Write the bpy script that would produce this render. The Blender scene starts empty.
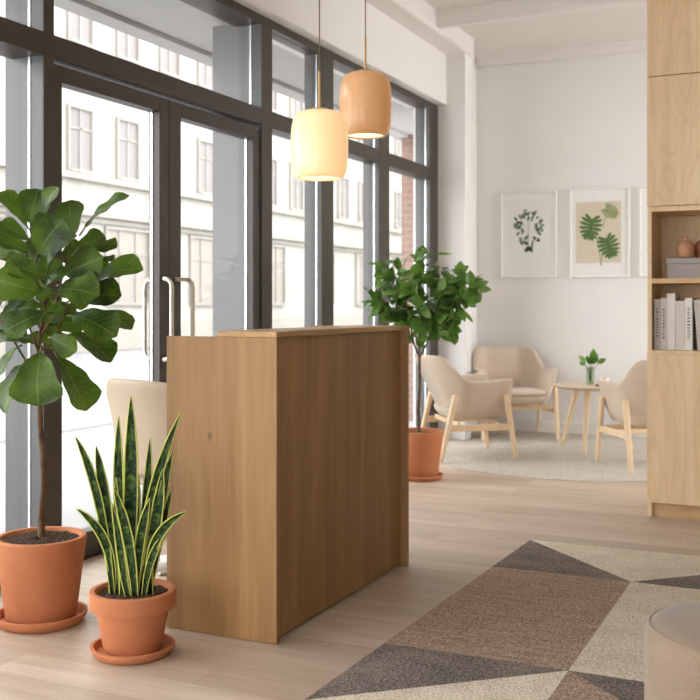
import bpy, bmesh, math, random
from mathutils import Vector, Matrix
R = math.radians
C = bpy.context.scene.collection
random.seed(4)

# ------------------------------------------------------------------ materials
def srgb(r, g, b):
    f = lambda v: (v/255/12.92) if v/255 <= .04045 else ((v/255+.055)/1.055)**2.4
    return (f(r), f(g), f(b), 1)

def mat(name, col, rough=.6, metal=0, spec=.5, **kw):
    m = bpy.data.materials.new(name); m.use_nodes = True
    b = m.node_tree.nodes['Principled BSDF']
    b.inputs['Base Color'].default_value = col
    b.inputs['Roughness'].default_value = rough
    b.inputs['Metallic'].default_value = metal
    b.inputs['Specular IOR Level'].default_value = spec
    for k, v in kw.items(): b.inputs[k.replace('_', ' ')].default_value = v
    return m

class NT:
    def __init__(s, m): s.t = m.node_tree; s.b = s.t.nodes['Principled BSDF']
    def n(s, typ, **kw):
        nd = s.t.nodes.new(typ)
        for k, v in kw.items():
            if k in ('ins',):
                for a, c in v.items(): nd.inputs[a].default_value = c
            else: setattr(nd, k, v)
        return nd
    def l(s, a, b): s.t.links.new(a, b)
    def ramp(s, fac, stops, interp='LINEAR'):
        r = s.n('ShaderNodeValToRGB'); r.color_ramp.interpolation = interp
        e = r.color_ramp.elements
        while len(e) < len(stops): e.new(.5)
        for x, (p, c) in zip(e, stops): x.position = p; x.color = c
        s.l(fac, r.inputs[0]); return r.outputs[0]
    def mix(s, fac, a, b, blend='MIX'):
        m = s.n('ShaderNodeMix', data_type='RGBA', blend_type=blend)
        for sock, v in ((m.inputs[0], fac), (m.inputs[6], a), (m.inputs[7], b)):
            if hasattr(v, 'links') or isinstance(v, bpy.types.NodeSocket): s.l(v, sock)
            else: sock.default_value = v
        return m.outputs[2]
    def math(s, op, a, b=0.0):
        m = s.n('ShaderNodeMath', operation=op)
        for sock, v in ((m.inputs[0], a), (m.inputs[1], b)):
            if isinstance(v, bpy.types.NodeSocket): s.l(v, sock)
            else: sock.default_value = v
        return m.outputs[0]
    def coord(s, scale=(1, 1, 1), kind='Object', rot=(0, 0, 0)):
        tc = s.n('ShaderNodeTexCoord'); mp = s.n('ShaderNodeMapping')
        mp.inputs['Scale'].default_value = scale; mp.inputs['Rotation'].default_value = rot
        s.l(tc.outputs[kind], mp.inputs[0]); return mp.outputs[0]
    def noise(s, vec, scale, detail=4, rough=.5, dist=0):
        x = s.n('ShaderNodeTexNoise', ins={'Scale': scale, 'Detail': detail, 'Roughness': rough, 'Distortion': dist})
        s.l(vec, x.inputs['Vector']); return x.outputs['Fac']
    def bump(s, h, strength=.2, dist=.01):
        b = s.n('ShaderNodeBump', ins={'Strength': strength, 'Distance': dist})
        s.l(h, b.inputs['Height']); s.l(b.outputs[0], s.b.inputs['Normal'])

def wood(name, light, dark, axis='z', rough=.5, grain=1.0, contrast=1.0, figure=6.0, knots=0):
    m = mat(name, light, rough, spec=.35); t = NT(m)
    st = {'x': (.10, 1, 1), 'y': (1, .10, 1), 'z': (1, 1, .10)}[axis]
    st2 = {'x': (.015, 1, 1), 'y': (1, .015, 1), 'z': (1, 1, .025)}[axis]
    v = t.coord(st); v2 = t.coord(st2)
    n1 = t.noise(v, figure*1.9, 5, .6, 1.1)
    n2 = t.noise(v2, 150*grain, 2, .6)
    n3 = t.noise(v2, 28*grain, 3, .6)
    f = t.math('ADD', t.math('MULTIPLY', n1, .68), t.math('ADD', t.math('MULTIPLY', n2, .16), t.math('MULTIPLY', n3, .24)))
    k = .16/contrast
    col = t.ramp(f, [(max(0, .53-k), dark), (min(1, .53+k), light)])
    if knots:
        kv = t.coord({'z': (1, 1, .55), 'x': (.55, 1, 1), 'y': (1, .55, 1)}[axis])
        vo = t.n('ShaderNodeTexVoronoi', ins={'Scale': knots, 'Randomness': 1.0}); t.l(kv, vo.inputs['Vector'])
        kf = t.ramp(vo.outputs['Distance'], [(.0, (1, 1, 1, 1)), (.06, (0, 0, 0, 1))])
        kd = (dark[0]*.4, dark[1]*.34, dark[2]*.3, 1)
        col = t.mix(t.math('MULTIPLY', kf, .8), col, kd)
    t.l(col, t.b.inputs['Base Color'])
    t.bump(f, .06, .004)
    return m

def plaster(name, col, rough=.85):
    m = mat(name, col, rough, spec=.25); t = NT(m)
    v = t.coord(); n = t.noise(v, 3, 3); n2 = t.noise(v, 90, 3)
    d = tuple(c*.965 for c in col[:3])+(1,)
    t.l(t.mix(n, d, col), t.b.inputs['Base Color']); t.bump(n2, .05, .003); return m

def fabric(name, col, dark, scale=220, rough=.95, sheen=.3, bump=.25):
    m = mat(name, col, rough, spec=.15, Sheen_Weight=sheen); t = NT(m)
    v = t.coord(); n = t.noise(v, scale, 2, .7); n2 = t.noise(v, 5, 3)
    f = t.math('ADD', t.math('MULTIPLY', n, .7), t.math('MULTIPLY', n2, .3))
    t.l(t.ramp(f, [(.3, dark), (.66, col)]), t.b.inputs['Base Color']); t.bump(n, bump, .003); return m

def rugmat(name, col, dark, streak=False):
    m = mat(name, col, 1, spec=.05, Sheen_Weight=.15); t = NT(m)
    n = t.noise(t.coord(), 95, 2, .8); n3 = t.noise(t.coord((.5, 5, 1) if streak else (1, 1, 1)), 9 if streak else 4, 4, .7)
    f = t.math('ADD', t.math('MULTIPLY', n, .72), t.math('MULTIPLY', n3, .28))
    t.l(t.ramp(f, [(.42, dark), (.57, col)]), t.b.inputs['Base Color']); t.bump(n, .9, .012); return m

M = {}
M['wall'] = plaster('wall plaster', srgb(235, 233, 231))
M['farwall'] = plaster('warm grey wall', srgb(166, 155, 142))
M['ceiling'] = plaster('ceiling paint', srgb(230, 226, 221))
M['trimwhite'] = mat('white trim paint', srgb(232, 229, 225), .5)
M['oak'] = wood('oak veneer', srgb(170, 132, 86), srgb(128, 93, 55), 'z', .5, 1, .95, 2.6, 4.2)
M['oaktop'] = wood('oak veneer top', srgb(198, 160, 112), srgb(160, 122, 78), 'y', .42, 1, .9, 5)
M['ply'] = wood('birch plywood', srgb(232, 206, 168), srgb(214, 182, 140), 'z', .5, .5, 1.0, 4)
def plyfig():
    t = NT(M['ply']); old = t.b.inputs['Base Color'].links[0].from_socket
    v = t.coord((1, 1, .22)); n = t.noise(v, 3.2, 2, .5, .4)
    w = t.math('FRACT', t.math('MULTIPLY', n, 13.0))
    line = t.ramp(w, [(0, (1, 1, 1, 1)), (.25, (0, 0, 0, 1)), (.9, (0, 0, 0, 1)), (1, (1, 1, 1, 1))])
    t.l(t.mix(t.math('MULTIPLY', line, .2), old, srgb(184, 144, 100)), t.b.inputs['Base Color'])
plyfig()
M['plyedge'] = wood('plywood edge', srgb(222, 190, 146), srgb(190, 152, 108), 'x', .55, 1, 1, 5)
M['ash'] = wood('pale ash', srgb(232, 208, 174), srgb(216, 188, 150), 'z', .45, 1, .8, 5)
M['ashrail'] = wood('pale ash rail', srgb(232, 208, 174), srgb(216, 188, 150), 'x', .45, 1, .8, 5)
M['terra'] = mat('terracotta', srgb(196, 118, 82), .8, spec=.2)
def terra():
    t = NT(M['terra']); v = t.coord(); n = t.noise(v, 6, 4); n2 = t.noise(v, 120, 2)
    t.l(t.ramp(n, [(.3, srgb(186, 117, 80)), (.7, srgb(198, 131, 93))]), t.b.inputs['Base Color']); t.bump(n2, .05, .002)
terra()
M['soil'] = mat('potting soil', srgb(70, 52, 42), 1, spec=.1)
def soil():
    t = NT(M['soil']); n = t.noise(t.coord(), 90, 4, .8)
    t.l(t.ramp(n, [(.32, srgb(50, 38, 30)), (.52, srgb(96, 76, 62)), (.7, srgb(160, 138, 118))]), t.b.inputs['Base Color']); t.bump(n, 1, .02)
soil()
M['bark'] = mat('bark', srgb(98, 76, 58), .9, spec=.2)
def bark():
    t = NT(M['bark']); n = t.noise(t.coord((1, 1, .3)), 60, 3)
    t.l(t.ramp(n, [(.3, srgb(70, 50, 38)), (.7, srgb(128, 104, 82))]), t.b.inputs['Base Color']); t.bump(n, .5, .01)
bark()
def leafmat(name, base, alt, vein, gloss=.35, veins=True):
    m = mat(name, base, gloss, spec=.32); t = NT(m)
    tc = t.n('ShaderNodeTexCoord'); sp = t.n('ShaderNodeSeparateXYZ'); t.l(tc.outputs['UV'], sp.inputs[0])
    u = t.math('ABSOLUTE', t.math('SUBTRACT', sp.outputs[0], .5))
    n = t.noise(t.coord(), 7, 3)
    col = t.ramp(n, [(.36, base), (.62, alt)])
    if veins:
        mid = t.ramp(u, [(.0, (1, 1, 1, 1)), (.03, (0, 0, 0, 1))])
        ph = t.math('FRACT', t.math('MULTIPLY', t.math('SUBTRACT', sp.outputs[1], t.math('MULTIPLY', u, .55)), 8.0))
        side = t.ramp(ph, [(0, (1, 1, 1, 1)), (.13, (0, 0, 0, 1)), (.9, (0, 0, 0, 1)), (1, (1, 1, 1, 1))])
        f = t.math('MAXIMUM', t.math('MULTIPLY', mid, .75), t.math('MULTIPLY', side, .28))
        col = t.mix(f, col, vein)
        t.bump(side, .25, .01)
    geo = t.n('ShaderNodeNewGeometry')
    col = t.mix(t.math('MULTIPLY', geo.outputs['Backfacing'], .45), col, srgb(150, 170, 118))
    t.l(col, t.b.inputs['Base Color'])
    # thin leaves let a little light through
    tr = t.n('ShaderNodeBsdfTranslucent'); t.l(t.mix(.35, col, srgb(140, 180, 60)), tr.inputs['Color'])
    mx = t.n('ShaderNodeMixShader', ins={0: .2}); t.l(t.b.outputs[0], mx.inputs[1]); t.l(tr.outputs[0], mx.inputs[2])
    t.l(mx.outputs[0], t.t.nodes['Material Output'].inputs[0])
    return m
M['figleaf'] = leafmat('fiddle leaf', srgb(30, 52, 12), srgb(84, 112, 32), srgb(120, 142, 60), .36)
M['treeleaf'] = leafmat('glossy small leaf', srgb(62, 102, 38), srgb(112, 152, 66), srgb(140, 170, 100), .3, False)
def snakemat():
    m = mat('snake plant leaf', srgb(60, 90, 50), .55, spec=.25); t = NT(m)
    tc = t.n('ShaderNodeTexCoord'); sp = t.n('ShaderNodeSeparateXYZ'); t.l(tc.outputs['UV'], sp.inputs[0])
    u = t.math('ABSOLUTE', t.math('SUBTRACT', sp.outputs[0], .5))
    mp = t.n('ShaderNodeMapping', ins={'Scale': (1.0, 13, 1)}); t.l(tc.outputs['UV'], mp.inputs[0])
    n = t.noise(mp.outputs[0], 1.5, 3, .6, 1.0)
    col = t.ramp(n, [(.42, srgb(22, 40, 18)), (.52, srgb(44, 70, 28)), (.66, srgb(92, 118, 48))])
    edge = t.ramp(u, [(.40, (0, 0, 0, 1)), (.44, (1, 1, 1, 1))])
    col = t.mix(edge, col, srgb(200, 204, 104))
    t.l(col, t.b.inputs['Base Color']); return m
M['snake'] = snakemat()
M['shell'] = fabric('oatmeal upholstery', srgb(212, 195, 176), srgb(190, 171, 151), 240)
M['velvet'] = fabric('beige velvet', srgb(150, 131, 112), srgb(130, 111, 94), 160, .9, .25, .15)
M['plastic'] = mat('beige plastic', srgb(186, 166, 141), .5)
M['whitemetal'] = mat('white metal', srgb(226, 224, 220), .4)
M['darkrubber'] = mat('dark rubber', srgb(60, 58, 56), .7)
M['frame'] = mat('dark bronze frame', srgb(66, 59, 52), .45, .1)
M['alu'] = mat('grey aluminium', srgb(86, 86, 86), .45, .2)
M['gasket'] = mat('glazing bead', srgb(240, 242, 244), .25, .6)
M['steel'] = mat('satin steel', srgb(226, 218, 206), .28, .55)
M['brass'] = mat('brushed brass', srgb(196, 158, 110), .32, .9)
M['cord'] = mat('taupe cord', srgb(120, 104, 90), .8)
def shade(name, col, em, st):
    m = mat(name, col, .22, spec=.4, Emission_Color=em, Emission_Strength=st); return m
M['opal'] = shade('lit opal glass', srgb(236, 214, 178), srgb(255, 205, 140), .52)
M['amber'] = shade('amber glass', srgb(204, 166, 128), srgb(244, 160, 84), .2)
M['bulbglow'] = mat('warm light opening', (1, .9, .7, 1), .5, Emission_Color=(1, .82, .52, 1), Emission_Strength=1.0)
M['gallery'] = mat('white picture frame', srgb(238, 236, 233), .5)
M['mat'] = mat('white passepartout', srgb(236, 235, 233), .9)
M['beigepaper'] = mat('beige art paper', srgb(214, 204, 184), .9)
M['palepaper'] = mat('pale art paper', srgb(234, 234, 231), .9)
M['inkgreen'] = mat('printed leaf green', srgb(88, 116, 66), .9)
M['inkgrey'] = mat('printed grey green', srgb(104, 124, 98), .9)
M['inkpale'] = mat('printed pale green', srgb(150, 158, 112), .9)
M['book1'] = mat('book cream', srgb(214, 206, 196), .8); M['book2'] = mat('book grey', srgb(196, 190, 184), .8)
M['book3'] = mat('book white', srgb(226, 221, 214), .8); M['ink'] = mat('grey lettering ink', srgb(110, 104, 100), .8)
M['pages'] = mat('book pages', srgb(236, 230, 218), .9)
M['boxgrey'] = fabric('grey linen box', srgb(172, 164, 160), srgb(156, 148, 144), 300, .9, .1, .1)
M['clay'] = mat('pink clay', srgb(196, 146, 112), .7); M['clay2'] = mat('red clay', srgb(170, 104, 80), .7)
M['cup'] = mat('white ceramic', srgb(238, 234, 228), .25)
M['slate'] = mat('dark wood tray', srgb(112, 92, 78), .6)
M['cream'] = rugmat('cream wool', srgb(240, 228, 208), srgb(204, 188, 162))
M['brown'] = rugmat('brown wool', srgb(196, 169, 142), srgb(124, 100, 81), True)
M['char'] = rugmat('charcoal wool', srgb(146, 131, 121), srgb(74, 64, 59))
M['round'] = rugmat('greige wool', srgb(222, 214, 201), srgb(180, 170, 156), True)
M['facade'] = plaster('cream render', srgb(150, 147, 139))
M['facadetrim'] = plaster('cream stone trim', srgb(140, 136, 127))
M['farglass'] = mat('far window glass', srgb(112, 107, 104), .6)
M['farblind'] = mat('far shop window', srgb(128, 120, 110), .6)
M['farframe'] = mat('far window frame', srgb(128, 123, 117), .6)
M['paving'] = plaster('pale paving', srgb(150, 149, 149)); M['asphalt'] = plaster('pale asphalt', srgb(134, 133, 135))
M['kerb'] = plaster('kerb stone', srgb(110, 110, 112))
M['canopy'] = plaster('grey canopy soffit', srgb(186, 185, 182)); M['pier'] = plaster('grey stone pier', srgb(116, 115, 115), .3)

def brick():
    m = mat('pale red brick', srgb(190, 140, 120), .9); t = NT(m)
    b = t.n('ShaderNodeTexBrick', ins={'Color1': srgb(136, 106, 94), 'Color2': srgb(124, 92, 80), 'Mortar': srgb(146, 128, 118), 'Scale': 1.0,
            'Mortar Size': .008, 'Brick Width': .24, 'Row Height': .075})
    t.l(t.coord(rot=(R(90), 0, 0)), b.inputs['Vector']); t.l(b.outputs['Color'], t.b.inputs['Base Color']); return m
M['brick'] = brick()

def floormat():
    m = mat('pale oak planks', srgb(205, 182, 158), .42, spec=.4); t = NT(m)
    v = t.coord()
    b = t.n('ShaderNodeTexBrick', offset=.37, ins={'Color1': (.2, .2, .2, 1), 'Color2': (.8, .8, .8, 1), 'Mortar': (0, 0, 0, 1), 'Scale': 1.0,
            'Mortar Size': .0011, 'Mortar Smooth': .1, 'Bias': 0.0, 'Brick Width': 1.9, 'Row Height': .19})
    t.l(v, b.inputs['Vector'])
    sep = t.n('ShaderNodeSeparateColor'); t.l(b.outputs['Color'], sep.inputs[0])
    off = t.n('ShaderNodeCombineXYZ'); t.l(t.math('MULTIPLY', sep.outputs[0], 37.0), off.inputs[2])
    add = t.n('ShaderNodeVectorMath', operation='ADD'); t.l(t.coord((.07, 1, 1)), add.inputs[0]); t.l(off.outputs[0], add.inputs[1])
    n1 = t.noise(add.outputs[0], 9, 5, .6, .5); n2 = t.noise(add.outputs[0], 70, 3, .6)
    f = t.math('ADD', t.math('MULTIPLY', n1, .65), t.math('MULTIPLY', n2, .35))
    col = t.ramp(f, [(.33, srgb(184, 164, 144)), (.66, srgb(214, 197, 179))])
    tone = t.ramp(sep.outputs[0], [(.2, srgb(232, 228, 224)), (.8, (1, 1, 1, 1))])
    col = t.mix(1.0, col, tone, 'MULTIPLY')
    col = t.mix(t.math('MULTIPLY', b.outputs['Fac'], .55), col, srgb(130, 104, 82))
    t.l(col, t.b.inputs['Base Color']); t.bump(f, .04, .003); return m
M['floor'] = floormat()

def glassmat(name, tint, refl):
    m = bpy.data.materials.new(name); m.use_nodes = True; nt = m.node_tree; nt.nodes.clear()
    o = nt.nodes.new('ShaderNodeOutputMaterial'); mx = nt.nodes.new('ShaderNodeMixShader')
    tr = nt.nodes.new('ShaderNodeBsdfTransparent'); gl = nt.nodes.new('ShaderNodeBsdfGlossy'); lw = nt.nodes.new('ShaderNodeLayerWeight')
    lw.inputs[0].default_value = .5
    pw = nt.nodes.new('ShaderNodeMath'); pw.operation = 'POWER'; pw.inputs[1].default_value = 5
    ml = nt.nodes.new('ShaderNodeMath'); ml.operation = 'MULTIPLY_ADD'; ml.inputs[1].default_value = .9*refl; ml.inputs[2].default_value = .04*refl
    tr.inputs[0].default_value = tint; gl.inputs['Roughness'].default_value = 0.01
    nt.links.new(lw.outputs['Facing'], pw.inputs[0]); nt.links.new(pw.outputs[0], ml.inputs[0])
    nt.links.new(ml.outputs[0], mx.inputs[0]); nt.links.new(tr.outputs[0], mx.inputs[1]); nt.links.new(gl.outputs[0], mx.inputs[2])
    nt.links.new(mx.outputs[0], o.inputs[0]); return m
M['glass'] = glassmat('window glass', (.97, .98, .98, 1), .8)
M['vaseglass'] = glassmat('ribbed vase glass', (.80, .86, .78, 1), 1.4)

# ------------------------------------------------------------------ mesh helpers
class MB:
    def __init__(s): s.bm = bmesh.new(); s.uv = s.bm.loops.layers.uv.new('UVMap'); s.mi = 0
    def face(s, vs, uvs=None):
        try: f = s.bm.faces.new(vs)
        except ValueError: return None
        f.smooth = True; f.material_index = s.mi
        if uvs:
            for l, u in zip(f.loops, uvs): l[s.uv].uv = u
        return f
    def box(s, x0, x1, y0, y1, z0, z1, mtx=None):
        v = [Vector((x, y, z)) for z in (z0, z1) for y in (y0, y1) for x in (x0, x1)]
        if mtx: v = [mtx @ p for p in v]
        v = [s.bm.verts.new(p) for p in v]
        for q in ((0, 2, 3, 1), (4, 5, 7, 6), (0, 1, 5, 4), (2, 6, 7, 3), (0, 4, 6, 2), (1, 3, 7, 5)): s.face([v[i] for i in q])
        return s
    def lathe(s, prof, n=48, c=(0, 0), cap=True):
        rings = []
        for r, z in prof:
            if r < 1e-6: rings.append([s.bm.verts.new((c[0], c[1], z))])
            else: rings.append([s.bm.verts.new((c[0]+r*math.cos(2*math.pi*i/n), c[1]+r*math.sin(2*math.pi*i/n), z)) for i in range(n)])
        for a, b in zip(rings, rings[1:]):
            for i in range(n):
                j = (i+1) % n
                if len(a) == 1: s.face([a[0], b[j], b[i]])
                elif len(b) == 1: s.face([a[i], a[j], b[0]])
                else: s.face([a[i], a[j], b[j], b[i]])
        if cap:
            if len(rings[0]) > 1: s.face(rings[0][::-1])
            if len(rings[-1]) > 1: s.face(rings[-1])
        return s
    def tube(s, pts, rad, n=10, cap=True):
        pts = [Vector(p) for p in pts]; k = len(pts)
        rad = rad if isinstance(rad, (list, tuple)) else [rad]*k
        prev = None; rings = []
        for i, p in enumerate(pts):
            d = (pts[min(i+1, k-1)]-pts[max(i-1, 0)]).normalized()
            if prev is None:
                a = d.orthogonal().normalized()
            else:
                a = (prev-d*prev.dot(d)).normalized()
            prev = a; b = d.cross(a)
            rings.append([s.bm.verts.new(p+(a*math.cos(2*math.pi*j/n)+b*math.sin(2*math.pi*j/n))*rad[i]) for j in range(n)])
        for a, b in zip(rings, rings[1:]):
            for i in range(n):
                j = (i+1) % n; s.face([a[i], a[j], b[j], b[i]])
        if cap: s.face(rings[0][::-1]); s.face(rings[-1])
        return s
    def grid(s, fn, nu, nv, closed_u=False):
        g = [[s.bm.verts.new(fn(i/nu, j/nv)) for j in range(nv+1)] for i in range(nu+1)]
        for i in range(nu):
            for j in range(nv):
                s.face([g[i][j], g[i+1][j], g[i+1][j+1], g[i][j+1]], [(i/nu, j/nv), ((i+1)/nu, j/nv), ((i+1)/nu, (j+1)/nv), (i/nu, (j+1)/nv)])
        return g
    def build(s, name, m, parent=None, bevel=0, angle=38, solid=0, sub=0, weld=False):
        if weld: bmesh.ops.remove_doubles(s.bm, verts=s.bm.verts, dist=1e-5)
        if not solid: bmesh.ops.recalc_face_normals(s.bm, faces=s.bm.faces) if weld else None
        me = bpy.data.meshes.new(name); s.bm.to_mesh(me); s.bm.free()
        me.set_sharp_from_angle(angle=R(angle))
        for x in (m if isinstance(m, (list, tuple)) else [m]): me.materials.append(x)
        o = bpy.data.objects.new(name, me); C.objects.link(o)
        if parent: o.parent = parent
        if solid:
            d = o.modifiers.new('Solidify', 'SOLIDIFY'); d.thickness = solid; d.offset = 0
        if sub:
            d = o.modifiers.new('Subdivision', 'SUBSURF'); d.levels = sub; d.render_levels = sub
        if bevel:
            d = o.modifiers.new('Bevel', 'BEVEL'); d.width = bevel; d.segments = 2; d.limit_method = 'ANGLE'; d.harden_normals = False
        return o

def tag(o, label=None, cat=None, group=None, kind=None):
    if label: o['label'] = label
    if cat: o['category'] = cat
    if group: o['group'] = group
    if kind: o['kind'] = kind
    return o
def thing(name, loc, rz=0, label=None, cat=None, group=None, kind=None):
    o = bpy.data.objects.new(name, None); C.objects.link(o); o.location = loc; o.rotation_euler = (0, 0, rz); o.empty_display_size = .1
    return tag(o, label, cat, group, kind)
def struct(name, label, cat, mb, m, bevel=0, parent=None):
    return tag(mb.build(name, m, parent, bevel), label, cat, None, 'structure')
def copy_tree(o, parent=None):
    c = o.copy(); C.objects.link(c)
    if parent: c.parent = parent
    for ch in list(o.children): copy_tree(ch, c)
    return c
def lerp_table(tab, t):
    for (a, x), (b, y) in zip(tab, tab[1:]):
        if t <= b:
            k = (t-a)/(b-a); k = k*k*(3-2*k)*.5+k*.5; return x+(y-x)*k
    return tab[-1][1]

# ------------------------------------------------------------------ the room
WX = -3.30            # inner face of the glazed front
GX = -3.385           # glass line, near bays and door
GXF = -3.345          # glass line, far bays
YB = 10.0            # back wall
struct('floor', 'pale oak plank floor of the lobby', 'floor', MB().box(-3.55, 6.2, -3, YB+.2, -.1, 0), M['floor'])
struct('ceiling', 'white ceiling above the lobby', 'ceiling', MB().box(-3.6, 3.2, -3, YB+.2, 3.77, 4.0), M['ceiling'])
struct('wall_back', 'white back wall with the framed prints', 'wall', MB().box(-3.55, 4.2, YB, YB+.2, 0, 3.86), M['wall'])
struct('wall_left', 'white pier closing the glazed front beside the seating corner', 'wall', MB().box(-3.55, -3.03, 9.06, 9.23, 0, 3.86).box(-3.55, -3.22, 9.23, YB, 0, 3.13), M['wall'], .006)
struct('wall_right', 'unseen grey right wall, added to cut side light and bounce', 'wall', MB().box(3.0, 3.2, -3, 6.85, 0, 3.86).box(-.05, 3.0, 6.67, 6.85, 0, 3.86), M['farwall'])  # out of view; added to block side light, grey to weaken its bounce
struct('wall_front', 'unseen white rear wall with an opening added for fill daylight', 'wall', MB().box(-3.5, -2.2, -3.2, -3, 0, 3.86).box(.6, 3.2, -3.2, -3, 0, 3.86).box(-2.2, .6, -3.2, -3, 0, .9).box(-2.2, .6, -3.2, -3, 2.6, 3.86), M['wall'])  # unseen wall; its unglazed opening is added and sized to meter daylight from behind
struct('window_8', 'unseen window frame added to let daylight onto the seating corner', 'window', MB().box(.30, .40, 6.85, 6.95, 0, 3.86).box(.30, .40, 8.4, 8.5, .1, 3.76).box(.30, .40, 9.95, YB, 0, 3.86).box(.30, .40, 6.95, 9.95, 0, .1).box(.30, .40, 6.95, 9.95, 3.70, 3.86), M['frame'])  # invented opening, out of view, so daylight brightens the back wall and armchairs
struct('trim_1', 'white boxed soffit above the tall windows', 'soffit', MB().box(-3.60, -3.21, -1.5, 9.06, 3.13, 3.86).box(-3.60, -3.22, 9.23, YB, 3.13, 3.86), M['wall'], .008)
struct('trim_2', 'white round cornice along the soffit', 'cornice', MB().box(-3.25, -3.00, -1.5, 9.25, 3.595, 3.80), M['trimwhite'], .025)
struct('trim_3', 'white round cornice along the back wall', 'cornice', MB().box(-3.22, 1.0, YB-.08, YB, 3.675, 3.80), M['trimwhite'], .03)
struct('trim_4', 'white ceiling beam crossing in front of the back wall', 'beam', MB().box(-3.02, .35, 8.20, 8.29, 3.625, 3.80).box(-3.02, .35, 8.29, 8.36, 3.70, 3.80), M['trimwhite'], .025)
struct('baseboard_back', 'white baseboard along the back wall', 'baseboard', MB().box(-3.22, 1.0, YB-.018, YB, 0, .11), M['trimwhite'], .004)

# mullions: aluminium core, dark cover strip on the room side, bright glazing bead at the glass line
mull = [(1.10, 1.22), (2.42, 2.54), (3.715, 3.785), (5.75, 5.885), (6.62, 6.81), (7.665, 7.88), (8.85, 9.06)]
for k, (a, b) in enumerate(mull):
    gx = GX if k < 4 else GXF
    c = MB().box(-3.535 if k < 3 else gx-.004 if k == 3 else -3.445, WX-.004, a, b, 0, 3.13)
    t = struct('trim_%d' % (k+5), ['grey window mullion far left of the door', 'grey window mullion outside the left edge', 'dark window post left of the glass door', 'dark window post right of the glass door',
               'window mullion behind the lit pendant lamp', 'window mullion behind the amber pendant lamp', 'last window post beside the white pier'][k], 'mullion', c, M['alu'], .003)
    s = MB().box(WX-.004, WX, a, b, 0, 3.13).build('cover_strip', M['frame'], t); s['label'] = 'dark bronze strip'
    MB().box(gx-.006, gx+.006, a-.004, a, .1, 3.13).build('glazing_bead', M['gasket'], t)

def bay(n, y0, y1, label, sill=True, low=True):
    GX_ = GX if n < 5 else GXF
    w = thing('window_%d' % n, (GX_, (y0+y1)/2, 0), 0, label, 'window', None, 'structure')
    d = (y0+y1)/2; a, b = y0-d, y1-d
    X0, X1 = (-3.50 if n < 5 else -3.43)-GX_, WX-GX_
    f = MB(); f.box(X0, X1, a, b, 3.075, 3.13).box(X0, X1, a, b, 2.42, 2.53)
    if low: f.box(X0, X1, a, b, 0, .11)
    f.build('frame', M['frame'], w, .003)
    MB().box(-.006, .006, a, b, 2.53, 3.075).build('pane', M['glass'], w)
    if low: MB().box(-.006, .006, a, b, .11, 2.42).build('pane', M['glass'], w)
    return w
bay(1, .2, 1.10, 'tall window bay beyond the left edge of the view')
bay(2, 1.22, 2.42, 'tall window bay left of the fiddle leaf fig')
bay(3, 2.54, 3.715, 'tall window bay behind the fiddle leaf fig')
bay(4, 3.785, 5.75, 'wide transom window over the glass double door', low=False)
bay(5, 5.885, 6.62, 'first tall window right of the glass door')
bay(6, 6.81, 7.665, 'tall window between the two pendant lamps')
bay(7, 7.88, 8.85, 'last tall window beside the white pier, brick outside')

def door(n, y0, y1, label, hand):
    d = thing('door_%d' % n, (-3.36, (y0+y1)/2, 0), 0, label, 'door', None, 'structure')
    m = (y0+y1)/2; a, b = y0-m, y1-m
    ls, rs = (.073, .085) if hand > 0 else (.115, .08)
    f = MB().box(-.03, .045, a, a+ls, .01, 2.40).box(-.03, .045, b-rs, b, .01, 2.40).box(-.03, .045, a+ls, b-rs, 2.32, 2.40).box(-.03, .045, a+ls, b-rs, .01, .13)
    f.build('leaf_frame', M['frame'], d, .003)
    MB().box(-.016, -.002, b-rs-.006, b-rs, .13, 2.32).build('glazing_bead', M['gasket'], d)
    MB().box(-.016, -.008, a+ls, b-rs, .13, 2.32).build('pane', M['glass'], d)
    for side in (1, -1):
        if side < 0 and hand < 0: continue
        x0 = .045 if side > 0 else -.03
        x1 = x0+side*.075
        yh = (b-.05) if hand > 0 else (a+.05)
        yb = yh-.03*side if hand > 0 else yh+.07
        z0, z1 = .955, 1.40
        rr = .045
        P = [(x0, yh, z0), (x1-side*rr, yb, z0)] + [(x1-side*rr+side*rr*math.sin(q), yb, z0+rr-rr*math.cos(q)) for q in (R(30), R(60), R(90))]
        P += [(x1-side*rr+side*rr*math.cos(q), yb, z1-rr+rr*math.sin(q)) for q in (0, R(30), R(60), R(90))] + [(x0, yh, z1)]
        h = MB().tube(P, .0125, 12).build('pull_handle', M['steel'], d)
    return d
door(1, 3.787, 4.738, 'left leaf of the dark framed glass double door', 1)
door(2, 4.742, 5.745, 'right leaf of the dark framed glass double door', -1)
struct('trim_12', 'dark threshold under the glass double door', 'threshold', MB().box(-3.5, -3.3, 3.84, 5.75, 0, .009), M['frame'])

# ------------------------------------------------------------------ outside
struct('trim_13', 'grey stone pier outside beside the glass door', 'pier', MB().box(-3.675, -3.392, 5.75, 5.885, -.02, 3.1), M['pier'])
struct('trim_14', 'pale grey canopy over the pavement outside', 'canopy', MB().box(-4.33, -4.17, -2, 14, 3.11, 3.4).box(-4.15, -3.61, -2, 14, 3.14, 3.4), M['canopy'])
struct('sidewalk', 'pale pavement outside the glass front', 'pavement', MB().box(-6.9, -3.56, -6, 60, -.3, -.02), M['paving'])
struct('kerb', 'pale kerb stone edging the pavement', 'kerb', MB().box(-7.05, -6.9, -6, 60, -.3, -.015), M['kerb'])
struct('street', 'pale overexposed street outside', 'street', MB().box(-20, -7.05, -6, 70, -.3, -.14), M['asphalt'])
struct('wall_outside', 'pale red brick pier outside the last window', 'wall', MB().box(-4.25, -3.70, 10.5, 10.9, -.02, 5), M['brick'])
bd = thing('building', (-20, 40, -.14), 0, 'pale cream building with cornices across the street', 'building')
MB().box(-6, 0, -35, 35, 0, 15).build('wall', M['facade'], bd)
cm = MB()
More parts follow.
